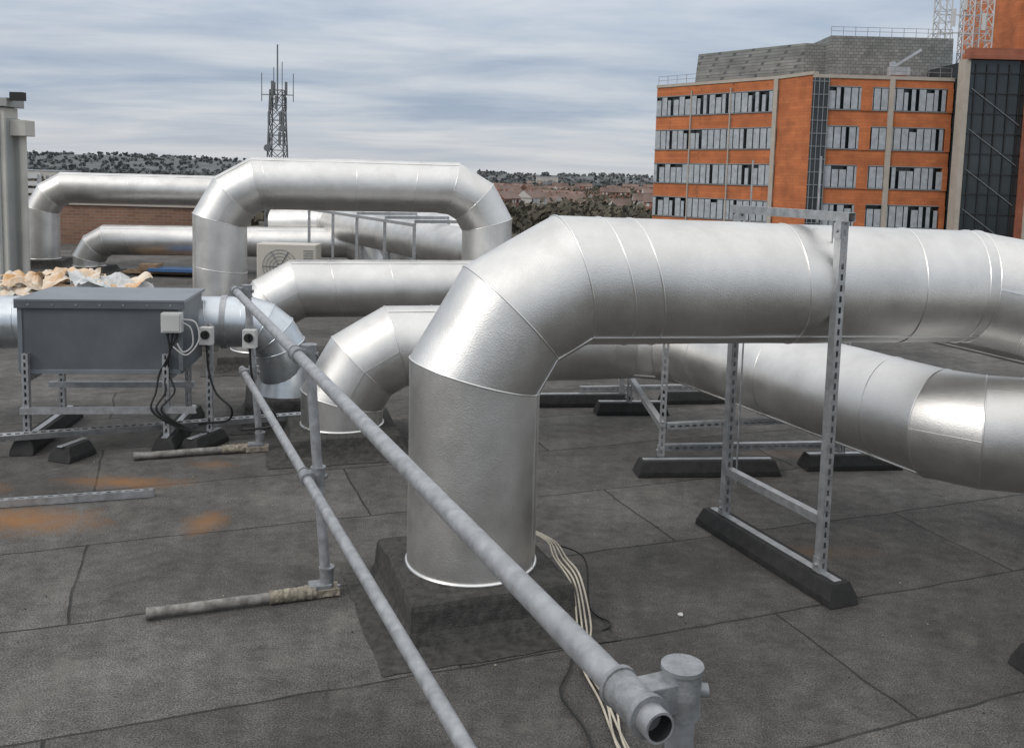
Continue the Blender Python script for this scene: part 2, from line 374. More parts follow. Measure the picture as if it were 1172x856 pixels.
# ------------------------------------------------------------------ strut frames
def strut(mb,a,b,face,w=.041,dp=.041,slots=True,k='galv'):
    a=V(a); b=V(b); d=(b-a); Ln=d.length; d.normalize(); n=V(face); n=(n-d*n.dot(d)).normalized(); s=d.cross(n)
    c=(a+b)/2; t=.0028
    mb.box(c+s*(w/2-t/2),(t,Ln,dp),k,(s,d,n)); mb.box(c-s*(w/2-t/2),(t,Ln,dp),k,(s,d,n))
    wc=c+n*(dp/2-t/2); iw=w-2*t
    if not slots: mb.box(wc,(iw,Ln,t),k,(s,d,n)); return
    sw=.014; sd=(iw-sw)/2
    mb.box(wc+s*(sw/2+sd/2),(sd,Ln,t),k,(s,d,n)); mb.box(wc-s*(sw/2+sd/2),(sd,Ln,t),k,(s,d,n))
    cnt=int(Ln/.05)
    for i in range(cnt+1):
        y0=-Ln/2+i*.05; y1=min(y0+.022,Ln/2)
        if y1<=y0: continue
        mb.box(wc+d*(y0+y1)/2,(sw,y1-y0,t),k,(s,d,n))
    mb.box(c-n*(dp/2-.001)+s*(w/2-.008),(.010,Ln,.002),k,(s,d,n)); mb.box(c-n*(dp/2-.001)-s*(w/2-.008),(.010,Ln,.002),k,(s,d,n))
def foot(mb,a,b,w=.16,h=.1):
    a=V((a[0],a[1],0)); b=V((b[0],b[1],0)); d=(b-a).normalized(); n=V((-d.y,d.x,0)); vs=[]
    prof=[(-w/2,.003),(-w/2,.035),(-w*.33,h),(w*.33,h),(w/2,.035),(w/2,.003)]
    for p,e in ((a,1),(b,-1)):
        for y,z in prof: vs.append(p+n*y+V((0,0,z))+d*e*(z*.35))
    m=6; fs=[(i,(i+1)%m,m+(i+1)%m,m+i) for i in range(m)]+[tuple(range(m))[::-1],tuple(range(m,2*m))]
    mb.add(vs,fs,'rubber')
    mb.box((a+b)/2+V((0,0,h+.0025)),(.042,(b-a).length*.9,.005),'galv',(n,d,V((0,0,1))))
def frame(legs,top,feet,cross,face,slots=True,topover=.1):
    g=group('duct_support_frame'); mb=MB(); rb=MB()
    a=V((*legs[0],.1)); b=V((*legs[1],.1)); dr=(b-a).normalized()
    at=V((a.x,a.y,top)); bt=V((b.x,b.y,top))
    strut(mb,a,at,face,slots=slots); strut(mb,b,bt,face,slots=slots)
    strut(mb,at-dr*topover+V((0,0,.022)),bt+dr*topover+V((0,0,.022)),V((0,0,1)),slots=slots)
    side=dr.cross(V((0,0,1))).normalized()
    if side.y>0: side=-side
    for z in cross: strut(mb,a+V((0,0,z))+dr*.022,b+V((0,0,z))-dr*.022,side,slots=False)
    for p in (a,b,at,bt):
        zz=.04 if p.z<.5 else -.04
        q=p+V((0,0,zz)); f=side
        mb.box(q+f*.024,(.045,.005,.07),'galv',(dr,f,V((0,0,1))))
        mb.cyl(q+f*.026,q+f*.036,.009,'galv',6)
    for s,e in feet: foot(rb,s,e)
    mb.obj('strut_frame',g); rb.obj('rubber_feet',g,.006)
    return g
g1=frame(((1.19,4.83),(1.475,4.12)),1.735,[((1.13,4.98),(1.545,3.97))],[.25],(.37,-.93,0),topover=.06)
mb=MB()
mb.cyl((1.30,5.05,.2),(1.30,5.05,2.02),.005,'galv',8); mb.cyl((1.44,4.35,1.72),(1.44,4.35,2.03),.005,'galv',8)
mb.cyl((1.47,4.22,1.45),(1.47,4.22,1.74),.004,'galv',8)
mb.obj('threaded_rods',g1)
frame(((1.01,5.86),(.98,7.3)),1.05,[((.83,5.78),(1.78,5.88)),((.7,7.3),(1.3,7.36))],[.2],(-.2,-1,0),topover=.05)
frame(((2.25,6.05),(2.3,7.4)),.95,[((1.98,6.0),(2.66,6.09))],[.1],(-.2,-1,0),topover=.05)
frame(((.95,7.6),(1.0,8.4)),.36,[((.22,7.5),(1.06,7.62)),((1.3,7.72),(1.9,7.82))],[.1],(0,-1,0),slots=False)
g=group('strut_cross_rail'); mb=MB(); strut(mb,(1.03,5.84,.31),(1.95,5.98,.34),(0,-1,0)); strut(mb,(1.05,6.0,.12),(2.75,6.25,.12),(0,-1,0)); strut(mb,(.6,7.6,.13),(1.9,7.85,.13),(0,-1,0)); mb.obj('rail',g)
g=group('rubber_support_foot'); mb=MB(); foot(mb,(2.06,3.44),(2.6,3.62)); mb.obj('foot',g,.006)

# channels on left
g=group('steel_channel'); mb=MB(); strut(mb,(-3.6,4.68,.024),(-2.04,5.15,.024),(0,0,1)); mb.obj('channel',g)
g=group('cable_support_channel'); mb=MB(); strut(mb,(-4.2,5.42,.13),(-1.50,6.52,.13),(0,-.3,1)); mb.obj('channel',g)
mb=MB(); foot(mb,(-2.87,5.70),(-2.80,5.94),.17,.1); foot(mb,(-2.14,5.98),(-2.02,6.3),.15,.09); mb.obj('rubber_feet',g,.006)

# ------------------------------------------------------------------ spiral duct + fan box
g=group('galvanised_spiral_duct'); mb=MB()
P=route([(-5.2,6.25,.76),(-1.78,6.85,.76),(-1.70,6.95,.18)],.3,4)
def plain_duct(mb,P,r,k,seg=40):
    D=[(P[i+1]-P[i]).normalized() for i in range(len(P)-1)]
    d=D[0]; x=d.cross(V((0,0,1))).normalized(); y=d.cross(x); ring=[P[0]+(x*math.cos(2*math.pi*j/seg)+y*math.sin(2*math.pi*j/seg))*r for j in range(seg)]
    R_=[ring]
    for i in range(1,len(P)):
        nm=(D[i-1]+D[i]).normalized() if i<len(P)-1 else D[-1]
        R_.append([q+D[i-1]*((P[i]-q).dot(nm)/D[i-1].dot(nm)) for q in R_[-1]])
    for i in range(len(P)-1): mb.add(R_[i]+R_[i+1],[(j,(j+1)%seg,seg+(j+1)%seg,seg+j) for j in range(seg)],k,True)
    for i in range(1,len(P)): mb.tube(R_[i],.006,k,6,True)
    return R_
plain_duct(mb,P,.19,'spiral'); 
dd=(P[1]-P[0]).normalized(); x=dd.cross(V((0,0,1))).normalized(); y=dd.cross(x); hel=[]
Ln=(P[1]-P[0]).length; turns=int(Ln/.13)
for i in range(turns*20): 
    t=i/20; hel.append(P[0]+dd*(t*.13)+(x*math.cos(t*6.2832)+y*math.sin(t*6.2832))*.191)
mb.tube(hel,.0035,'spiral',5)
mb.cyl((-1.70,6.95,.2),(-1.70,6.95,.42),.24,'spiral',32,r2=.195)
for q in (.86,.6,.95):
    c=P[0].lerp(P[1],q); mb.cyl(c-dd*.02,c+dd*.02,.2,'galv',32)
mb.obj('duct_run',g)
g=group('inline_fan_housing'); mb=MB(); ang=rad(7); X=V((math.cos(ang),math.sin(ang),0)); Y=V((-math.sin(ang),math.cos(ang),0)); Z=V((0,0,1))
c=V((-2.76,6.33,.755)); mb.box(c,(1.04,.62,.48),'box',(X,Y,Z)); mb.obj('casing',g,.006)
mb=MB(); mb.box(c+Z*.252,(1.08,.66,.02),'boxlid',(X,Y,Z)); mb.box(c+Z*.226-Y*.322,(1.08,.016,.05),'box',(X,Y,Z))
for s in (-.51,.51): mb.box(c+X*s-Y*.313,(.03,.008,.44),'boxlid',(X,Y,Z))
mb.box(c+X*0-Y*.313-Z*.225,(1.02,.008,.03),'boxlid',(X,Y,Z))
for i in range(7): mb.cyl(c+X*(-.45+i*.15)-Y*.328+Z*.226,c+X*(-.45+i*.15)-Y*.334+Z*.226,.006,'galv',8)
mb.obj('lid_and_flanges',g,.002)
mb=MB(); rb=MB()
for s in (-.47,.42):
    f=c+X*s-Y*.34; k=c+X*s+Y*.3
    strut(mb,(f.x,f.y,.1),(f.x,f.y,.66),-Y); strut(mb,(k.x,k.y,.1),(k.x,k.y,.52),-Y)
    strut(mb,V((f.x,f.y,.49)),V((k.x,k.y,.49)),Z,slots=False)
    q=V((f.x,f.y,0)); foot(rb,q-Y*.12,q+Y*.85,.15,.1)
f=c-Y*.365
strut(mb,V((0,0,.28))+V((f.x,f.y,0))-X*.5,V((0,0,.28))+V((f.x,f.y,0))+X*.62,-Y,slots=False)
strut(mb,V((0,0,.34))+V((f.x,f.y,0))-X*.5+Y*.5,V((0,0,.34))+V((f.x,f.y,0))+X*.5+Y*.5,-Y,slots=False)
mb.obj('stand',g); rb.obj('rubber_feet',g,.006)
mb=MB(); j=c+X*.47-Y*.37+Z*.12
mb.box(j,(.13,.07,.13),'plastic',(X,Y,Z)); mb.box(j-Y*.037,(.11,.006,.11),'plastic',(X,Y,Z))
for s in (-.03,0,.03): mb.cyl(j+X*s-Z*.065,j+X*s-Z*.09,.009,'black',10)
mb.obj('junction_box',g,.004)
mb=MB()
for s in (-.03,0,.03):
    a=j+X*s-Z*.09
    mb.tube(smoothpath([a,a-Z*.12-X*(.02+s),a-Z*.26-X*.06+Y*.02,a-Z*.38+X*s-X*.05,a-Z*.5-X*.1-Y*.03,a-Z*.62+X*(.05),a-Z*.66+X*.2]),.007,'black',8)
mb.tube(smoothpath([j+X*.065,j+X*.12-Z*.04,j+X*.13-Z*.15,j+X*.07-Z*.2,j+X*.03-Z*.14]),.005,'plastic',8)
mb.tube(smoothpath([j+X*.065+Z*.02,j+X*.15-Z*.0,j+X*.17-Z*.12,j+X*.09-Z*.22,j+X*.0-Z*.16]),.005,'plastic',8)
mb.obj('cables',g)
def isolator(x,y,z,post):
    g=group('isolator_switch'); mb=MB()
    mb.box((x,y-.06,z),(.085,.06,.12),'plastic'); mb.cyl((x,y-.088,z+.01),(x,y-.1,z+.01),.03,'black',20); mb.box((x,y-.106,z+.01),(.012,.012,.05),'black')
    mb.cyl((x,y-.06,z-.06),(x,y-.06,z-.085),.01,'black',10)
    mb.obj('switch_body',g,.003)
    mb=MB(); mb.tube(smoothpath([(x,y-.06,z-.085),(x+.01,y-.05,z-.25),(x+.06,y-.05,z-.4),(x+.16,y-.05,z-.5),(x+.12,y,z-.6),(x-.05,y-.02,z-.62),(x-.1,y+.1,z-.66)]),.008,'black',8); mb.obj('cable',g)
    if post:
        mb=MB(); strut(mb,(x,y,.09),(x,y,z+.08),(0,-1,0)); mb.obj('post',g)
isolator(-2.06,6.2,.77,True); isolator(-1.70,5.97,.80,False)

# ------------------------------------------------------------------ loose cables by main duct
g=group('loose_cables'); mb=MB()
for i in range(4):
    o=i*.012; w=[random.uniform(-.03,.03) for _ in range(8)]
    mb.tube(smoothpath([(.05+o,4.28,.225),(.19+o,4.1,.225),(.22+o*1.5,3.92+w[0],.22),(.29+o,3.76,.17+o),(.315+o*1.5,3.66,.02+.006*i),(.30+o*1.2+w[1]*.8,3.4,.013+.006*(i%2)),(.36+o*1.5+w[2],3.15,.012+.006*(i%3)),(.38+o*1+w[3],2.9,.012+.006*(i%2)),(.46+o*1.5+w[4],2.55,.012),(.52+o,2.1,.012)]),.0045,'cable',8)
mb.obj('cream_cables',g)
mb=MB(); mb.tube(smoothpath([(.2,4.1,.215),(.36,4.0,.19),(.38,3.85,.03),(.46,3.75,.012),(.42,3.68,.012)]),.004,'black',8)
mb.tube(smoothpath([(.31,3.7,.015),(.27,3.4,.013),(.22,3.2,.012),(.30,2.95,.012),(.33,2.6,.012)]),.0045,'black',8); mb.obj('black_cable',g)
g=group('roof_debris'); mb=MB()
random.seed(4)
def pebble(mb,p,r,k):
    vs=[]; 
    for z,rr in ((-.5,.6),(.3,1),(.8,.5)):
        for j in range(6): vs.append(V(p)+V((math.cos(j*1.047)*rr*r*random.uniform(.7,1.2),math.sin(j*1.047)*rr*r*random.uniform(.7,1.2),z*r*.8+r*.4)))
    fs=[(a*6+j,a*6+(j+1)%6,a*6+6+(j+1)%6,a*6+6+j) for a in (0,1) for j in range(6)]+[tuple(range(12,18))]
    mb.add(vs,fs,k)
pebble(mb,(.78,3.85,0),.014,'plastic')
for i in range(260): pebble(mb,(random.uniform(-3,4),random.uniform(2,8),0),random.uniform(.002,.006),random.choice(['felt','sealant','sealant','felt']))
mb.obj('grit',g)

# ------------------------------------------------------------------ left roof items
g=group('plant_enclosure'); mb=MB()
mb.box((-9.7,14.7,1.38),(3.4,.4,2.76),'clad'); mb.box((-9.7,14.7,2.84),(3.55,.52,.14),'cladd'); mb.box((-7.985,14.7,1.3),(.03,.42,2.6),'cladd')
for i in range(6): mb.box((-8.1-.5*i,14.49,1.35),(.05,.03,2.68),'cladd')
mb.box((-8.3,14.47,2.25),(.4,.05,.5),'cladd'); mb.box((-8.3,14.47,1.2),(.3,.05,1.1),'cladd')
mb.box((-7.86,14.75,2.45),(.26,.3,.25),'clad'); mb.cyl((-7.86,14.75,.0),(-7.86,14.75,2.35),.06,'clad',12)
mb.obj('cladding',g,.01)
mb=MB(); mb.box((-7.78,14.5,2.93),(.2,.12,.13),'black'); mb.beam((-8.0,14.6,2.86),(-7.8,14.52,2.93),.04,.04,'black'); mb.obj('floodlight',g)
g=group('brick_parapet_wall'); mb=MB(); mb.box((-12.0,22.2,.47),(9.2,.3,.94),'wbrick'); mb.box((-12.0,22.2,.975),(9.3,.4,.07),'stone'); mb.obj('wall',g)
g=group('louvre_screen'); mb=MB()
for i in range(9): mb.box((-10.7,20.0,.35+.16*i),(.7,.06,.1),'white')
for s in (-.36,.36): mb.box((-10.7+s,20.05,.85),(.06,.06,1.7),'white')
mb.obj('louvres',g)
# insulation wrap heap: overlapping creased sheets thrown in a low pile
g=group('crumpled_insulation_wrap'); mb=MB(); random.seed(21)
for s_ in range(15):
    n=16; cx=-6.2+random.uniform(-.85,.85); q0=1-abs(cx+6.2)/1.0; cy=12.7+random.uniform(-.3,.3); h0=.08+.26*max(0,q0)*random.random()+.04
    w_=random.uniform(.28,.5); l_=random.uniform(.25,.4); an=random.uniform(0,3.1); tx=random.uniform(-.35,.35); ty=random.uniform(-.3,.5); of=V((random.uniform(0,50),)*3); vs=[];fs=[]
    for i in range(n+1):
        for j in range(n+1):
            u=i/n*2-1; v=j/n*2-1
            # ridged noise = sharp creases with flat facets between
            r1=abs(mn.noise(of+V((u*1.7,v*1.7,0)))); r2=abs(mn.noise(of*2+V((u*4,v*4,0))))
            z=h0+tx*u*w_+ty*v*l_+.20*r1+.07*r2-.10*(u*u+v*v)*.5
            x_=u*w_*(1+.2*mn.noise(of+V((v*2,0,0)))); y_=v*l_
            vs.append((cx+x_*math.cos(an)-y_*math.sin(an),cy+x_*math.sin(an)+y_*math.cos(an),max(.01+.01*s_/15,z)))
    for i in range(n):
        for j in range(n): fs.append((i*(n+1)+j,(i+1)*(n+1)+j,(i+1)*(n+1)+j+1,i*(n+1)+j+1))
    mb.add(vs,fs,random.choice(['tarp','tarp','tarp','white','cream']))
mb.obj('sheet_heap',g)
g=group('air_conditioning_condenser'); mb=MB()
mb.box((-3.32,13.6,.49),(.88,.36,.66),'cream'); mb.obj('case',g,.015)
mb=MB()
for r_ in (.05,.1,.15,.2,.25): mb.tube([( -3.42+math.cos(t*.2618)*r_,13.41,.49+math.sin(t*.2618)*r_) for t in range(24)],.004,'frame',5,True)
for a in range(6): mb.beam((-3.42,13.412,.49),(-3.42+math.cos(a*1.047)*.25,13.412,.49+math.sin(a*1.047)*.25),.01,.01,'frame')
for i in range(14): mb.box((-3.0,13.415,.25+i*.037),(.14,.01,.012),'frame')
mb.box((-3.65,13.6,.08),(.08,.4,.16),'rubber'); mb.box((-3.0,13.6,.08),(.08,.4,.16),'rubber'); mb.obj('fan_grille_and_feet',g)
g=group('board_stack'); mb=MB()
for i in range(5): mb.box((-6.2+.04*i,16.0+i*.13,.05+.02*(i%2)),(1.3,.11,.03),'wood')
mb.box((-5.9,15.95,.12),(.8,.4,.05),'blue'); mb.box((-6.35,16.05,.15),(.3,.3,.1),'wood')
mb.obj('boards',g)
g=group('duct_support_rail'); mb=MB()
pts=[(-3.1,15.6),(-2.5,14.6),(-1.95,13.6),(-1.4,12.6),(-.9,11.7)]
for x,y in pts: mb.beam((x-.35,y-.1,0),(x-.35,y-.1,1.27),.04,.04,'galv')
for a,b in zip(pts[:-1],pts[1:]): mb.beam((a[0]-.35,a[1]-.1,1.25),(b[0]-.35,b[1]-.1,1.25),.04,.04,'galv')
for x,y in pts: mb.beam((x-.35,y-.1,1.295),(x+.5,y+.2,1.295),.04,.04,'galv'); mb.beam((x+.5,y+.2,0),(x+.5,y+.2,1.27),.04,.04,'galv')
mb.obj('struts',g)

# ------------------------------------------------------------------ city
GZ=-20
g=group('ground'); mb=MB(); mb.add([(-9000,-2000,GZ),(9000,-2000,GZ),(9000,12000,GZ),(-9000,12000,GZ)],[(0,1,2,3)],'ground'); mb.obj('terrain_sheet',g)
def hillH(x,y):
    t=max(0,min(1,(-x+200)/1800)); return 24+34*t+(16*mn.noise(V((x*.0011,.3,0)))+5*mn.noise(V((x*.006,y*.01,0))))
g=group('hills'); mb=MB(); nx=160; ny=10; vs=[];fs=[]
for i in range(nx+1):
    for j in range(ny+1):
        x=-5000+10000*i/nx; y=2600+j*260
        vs.append((x,y,GZ+max(0,math.sin(math.pi*j/ny))*hillH(x,y)))
for i in range(nx):
    for j in range(ny): fs.append((i*(ny+1)+j,(i+1)*(ny+1)+j,(i+1)*(ny+1)+j+1,i*(ny+1)+j+1))
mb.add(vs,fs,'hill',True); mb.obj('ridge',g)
def hillz(x,y):
    j=(y-2600)/260
    if j<0 or j>10: return GZ
    return GZ+math.sin(math.pi*j/10)*hillH(x,y)
random.seed(11)
def treemass(name,count,d0,d1,k,nf,qs,hmin,hmax,a0=-.7,a1=.7,power=1.0):
    g=group(name); mb=MB(); cnt=0
    while cnt<count:
        y=d0+(d1-d0)*random.random()**power; x=random.uniform(a0,a1)*y
        if mn.noise(V((x*.006,y*.006,3)))<-.12 and random.random()<.8: cnt+=.15; continue
        cnt+=1
        z0=hillz(x,y); h=random.uniform(hmin,hmax); w=h*random.uniform(.4,.75)
        mb.add([(x-.25,y,z0),(x+.25,y,z0),(x,y,z0+h*.7)],[(0,1,2)],k)
        for q in range(nf):
            th=random.uniform(0,6.283); ph=random.uniform(-.9,1); rr=random.random()**.4
            c=V((x+math.cos(th)*w*rr*math.sqrt(max(0,1-ph*ph*.8)),y+math.sin(th)*w*rr*math.sqrt(max(0,1-ph*ph*.8)),z0+h*.55+ph*h*.45*rr))
            s=qs*random.uniform(.6,1.3); a_=V((random.gauss(0,1),random.gauss(0,1),random.gauss(0,1))).normalized(); b1=a_.orthogonal().normalized()
            mb.add([c-a_*s,c+b1*s,c+a_*s*.9,c-b1*s*.7],[(0,1,2,3)],k)
    mb.obj('woodland',g)
treemass('distant_trees',1700,300,1500,'tree',20,1.6,6,12)
treemass('distant_trees',1500,330,1500,'tree',18,1.6,6,12,-.06,.2)
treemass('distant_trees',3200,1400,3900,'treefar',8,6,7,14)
def house(mb,x,y,ang,L_,W,H,k='hbrick'):
    X=V((math.cos(ang),math.sin(ang),0)); Y=V((-math.sin(ang),math.cos(ang),0)); c=V((x,y,GZ)); Z=V((0,0,1))
    mb.box(c+Z*H/2,(L_,W,H),k,(X,Y,Z))
    e=.4; rh=W*.42; vs=[c+X*sx*(L_/2+e)+Y*sy*(W/2+e)+Z*H for sx,sy in((-1,-1),(1,-1),(1,1),(-1,1))]+[c-X*(L_/2+e)+Z*(H+rh),c+X*(L_/2+e)+Z*(H+rh)]
    mb.add(vs,[(0,1,5,4),(2,3,4,5)],'htile'); mb.add(vs,[(3,0,4),(1,2,5)],k)
    nw=int(L_/2.6)
    for s in (-1,1):
        for fl in range(int(H/2.8)):
            for i in range(nw):
                mb.box(c+X*(-L_/2+(i+.5)*L_/nw)+Y*s*(W/2+.02)+Z*(1.5+fl*2.8),(1.3,.1,1.4),random.choice(['white','dark','white']),(X,Y,Z))
    for i in range(max(1,int(L_/7))):
        mb.box(c+X*(-L_/2+3+i*7)+Z*(H+rh),(1,.7,1.6),'hbrick',(X,Y,Z))
random.seed(5)
for cl in range(80):
    g=group('terraced_brick_houses'); mb=MB()
    if cl<30: y0=random.uniform(400,1150); x0=random.uniform(-.06,.17)*y0
    else: y0=random.uniform(360,1500); x0=random.uniform(-.65,.65)*y0
    ang=random.uniform(-1.2,1.2); H=random.choice([5.8,5.8,8.4,11.2])
    for r_ in range(random.choice([1,2])):
        for q in range(random.choice([1,2])):
            Lh=random.uniform(10,26); X=V((math.cos(ang),math.sin(ang),0)); Y=V((-math.sin(ang),math.cos(ang),0))
            p=V((x0,y0,0))+X*(q*32)+Y*(r_*24)
            house(mb,p.x,p.y,ang,Lh,8.5,H,random.choice(['hbrick','hbrick','hbrick','render']))
    mb.obj('terrace_rows',g)
for x,y,w,d_,h in ((-330,760,60,40,9),(-250,640,40,30,12),(120,1000,50,40,8),(-520,1000,80,40,14),(60,1700,40,18,22),(330,1900,40,18,28),(-700,1300,90,40,12),(-130,1500,60,30,10)):
    g=group('distant_warehouse'); mb=MB(); mb.box((x,y,GZ+h/2),(w,d_,h),'render'); mb.box((x,y,GZ+h+.5),(w+1,d_+1,1),'panel')
    for i in range(int(w/6)): mb.box((x-w/2+3+i*6,y-d_/2-.1,GZ+h*.5),(3,.2,h*.35),'frame')
    mb.obj('shed',g)

# communication mast
g=group('communications_mast'); mb=MB(); mx,my=-25.7,100.0
def wz(z): return 1.6-(z+20)/32*1.0
lev=[-20+i*1.6 for i in range(20)]
for s in ((-1,-1),(1,-1),(1,1),(-1,1)):
    mb.beam((mx+s[0]*wz(-20),my+s[1]*wz(-20),-20),(mx+s[0]*wz(10.4),my+s[1]*wz(10.4),10.4),.13,.13,'mast')
for a,b in zip(lev[:-1],lev[1:]):
    wa,wb=wz(a),wz(b)
    C=[(-1,-1),(1,-1),(1,1),(-1,1)]
    for i in range(4):
        p,q=C[i],C[(i+1)%4]
        mb.beam((mx+p[0]*wa,my+p[1]*wa,a),(mx+q[0]*wb,my+q[1]*wb,b),.07,.07,'mast'); mb.beam((mx+q[0]*wa,my+q[1]*wa,a),(mx+p[0]*wb,my+p[1]*wb,b),.07,.07,'mast')
        mb.beam((mx+p[0]*wb,my+p[1]*wb,b),(mx+q[0]*wb,my+q[1]*wb,b),.06,.06,'mast')
mb.cyl((mx,my,9),(mx,my,15.2),.08,'mast',8); mb.cyl((mx+.5,my,10),(mx+.5,my,13.4),.045,'mast',6); mb.cyl((mx-.4,my,10),(mx-.4,my,12.8),.045,'mast',6)
mb.beam((mx-1.75,my,9.9),(mx+1.75,my,9.9),.09,.09,'mast')
for s in (-1.7,1.7): mb.cyl((mx+s,my,9.2),(mx+s,my,12.2),.045,'mast',6)
for z in (5.2,7.4,9.0,10.6):
    for a in range(3): 
        t=a*2.09+z; mb.box((mx+math.cos(t)*.9,my+math.sin(t)*.9,z),(.25,.2,1.4),'mast')
for z,a in ((4.2,-1),(6.3,1),(2.6,1)): mb.cyl((mx+a*.8,my-.9,z),(mx+a*.8,my-1.2,z),.38,'mast',14)
mb.obj('lattice',g)

# ------------------------------------------------------------------ orange office building
B=group('orange_brick_office_building'); B.location.x=-1.0
def facade(name,p,q,ztop,bands,fin=1.0,pil=None,depth=.5,wallk='orange',brickseg=(),thin=()):
    p=V((p[0],p[1],0)); q=V((q[0],q[1],0)); d=(q-p); Ln=d.length; d.normalize(); n=V((d.y,-d.x,0)); Z=V((0,0,1)); mb=MB()
    def bx(s0,s1,z0,z1,o0,o1,k):
        c=p+d*(s0+s1)/2+n*(o0+o1)/2+Z*(z0+z1)/2; mb.box(c,(s1-s0,abs(o1-o0),z1-z0),k,(d,n,Z))
    prev=ztop
    for (b1,b0) in bands:
        bx(0,Ln,b1,prev,-depth,0,wallk); prev=b0
        bx(.01,Ln-.01,b0+.002,b1-.002,-depth-.1,-depth+.1,'glass')
        bx(0,Ln,b1-.10,b1-.003,-.3,.06,'frame'); bx(0,Ln,b0+.003,b0+.10,-.3,.12,'frame')
        s=.08; i=0
        while s<Ln-fin*.4:
            w=fin*random.choice([.84,.84,.86,.5]); zt=b1-.16-random.choice([0,0,0,0,.35])
            bx(s,min(s+w,Ln-.05),b0+.13,zt,.03,.10,'panel'); i+=1
            s+=fin
        for a0,a1 in brickseg: bx(a0,a1,b0-.001,b1+.001,-depth+.02,.133,wallk)
    bx(0,Ln,-20,prev,-depth,0,wallk)
    bx(-.05,Ln+.05,ztop,ztop+.35,-depth-.1,.12,'stone')
    for s in (pil or []): bx(s-.26,s+.26,-20,ztop+.1,.004,.25,'stone')
    for s in thin: bx(s-.07,s+.07,-20,ztop-.6,.004,.2,'stone')
    mb.obj(name,B)
bands=[(12.2,9.7),(8.1,5.6),(4.0,1.5),(-.1,-2.6),(-4.2,-6.7),(-8.3,-10.8)]
random.seed(3)
facade('west_facade',(18.6,116.7),(30.0,103.0),13.3,bands,fin=.92,pil=[17.5],thin=[5.6,11.4])
facade('return_facade',(30.0,103.0),(32.15,98.0),13.3,[],pil=[])
facade('south_facade',(32.15,98.0),(47.0,98.3),13.0,bands,fin=.8,pil=[8.3],brickseg=[(0,.3),(5.1,6.3),(14.3,14.85)])
mb=MB()
for i in range(12):
    z=12.6-i*1.35; mb.box((32.9,97.77,z),(1.9,.12,.08),'frame'); 
mb.box((32.9,97.88,4.0),(1.7,.1,18),'glass')
for i in range(4): mb.box((32.2+i*.5,97.75,4.0),(.07,.1,18),'frame')
mb.obj('stair_glazing',B)
mb=MB()
mb.add([(18.7,117.2,-20),(30.2,103.5,-20),(32.3,98.6,-20),(47,98.8,-20),(52,125,-20),(24,128,-20),(18.7,117.2,12.9),(30.2,103.5,12.9),(32.3,98.6,12.9),(47,98.8,12.9),(52,125,12.9),(24,128,12.9)],
  [(6,7,8,9,10,11),(5,4,10,11),(0,5,11,6),(4,3,9,10)],'orange'); mb.obj('building_body',B)
mb=MB()
def prism(mb,pts,z0,z1,k,topk=None,ins=0):
    n=len(pts); c=V((sum(p[0] for p in pts)/n,sum(p[1] for p in pts)/n,0)); vs=[(p[0],p[1],z0) for p in pts]; 
    for p in pts:
        w=V((p[0],p[1],0)); w=w.lerp(c,ins); vs.append((w.x,w.y,z1))
    mb.add(vs,[(i,(i+1)%n,n+(i+1)%n,n+i) for i in range(n)],k); mb.add(vs,[tuple(range(n,2*n))],topk or k)
prism(mb,[(23.5,118.5),(33.6,106.5),(47.5,107),(50,122),(27,126)],12.9,17.8,'slate',ins=.03)
prism(mb,[(36.0,105.2),(50.0,105.2),(50.0,113),(36.0,113)],12.9,18.5,'slate',ins=.02)
mb.obj('slate_plant_room',B)
mb=MB()
def guard(a,b,z,h=1.1,n=12):
    a=V((*a,z)); b=V((*b,z))
    for i in range(n+1):
        p=a.lerp(b,i/n); mb.cyl(p,p+V((0,0,h)),.03,'frame',5)
    for hh in (h,h*.55): mb.beam(a+V((0,0,hh)),b+V((0,0,hh)),.045,.045,'frame')
guard((18.8,117),(30.1,103.5),13.6); guard((32.3,98.4),(46.9,98.7),13.3); guard((36.2,105.5),(49.8,105.5),18.5,1.0,10)
mb.beam((41.5,101,13.3),(41.5,101,15.2),.5,.5,'panel'); mb.beam((41.2,100.8,14.4),(44.0,99.8,16.4),.28,.28,'panel'); mb.box((42.2,101,14.2),(2.0,1.2,.9),'panel')
mb.obj('roof_guard_rails',B)
mb=MB()
prism(mb,[(47.2,95.5),(53.0,95.5),(53.0,110),(47.2,110)],-20,14.9,'glass')
mb.box((50.1,95.6,15.5),(6.4,1.2,1.1),'dbrick'); mb.box((47.0,96.2,-2.3),(.5,1.6,34.5),'stone')
for i in range(13): mb.box((50.1,95.42,13.6-i*2.05),(5.7,.1,.09),'dark')
for i in range(5): mb.box((47.8+i*1.15,95.41,-2),(.08,.1,33),'dark')
for i in range(7): mb.beam((47.5,95.36,12-i*4.1),(52.6,95.36,8.4-i*4.1),.06,.06,'frame')
mb.obj('glass_stair_tower',B)
mb=MB(); prism(mb,[(53.05,94.2),(66,94.2),(66,112),(53.05,112)],-20,15.9,'dbrick')
for i in range(9): 
    z=13-i*3.6; mb.box((56.3,94.1,z),(3.2,.2,2.0),'glass'); mb.box((56.3,94.05,z-1.1),(3.4,.4,.2),'stone')
for s in (53.4,58.6): mb.box((s,94.08,-2),(.5,.25,35.8),'stone')
mb.obj('brick_wing',B)
mb=MB(); prism(mb,[(58.6,108),(75,108),(75,122),(58.6,122)],12,26,'orange'); mb.obj('lift_overrun',B)
g=group('rooftop_antenna_lattice'); g.location.x=-1.6; mb=MB()
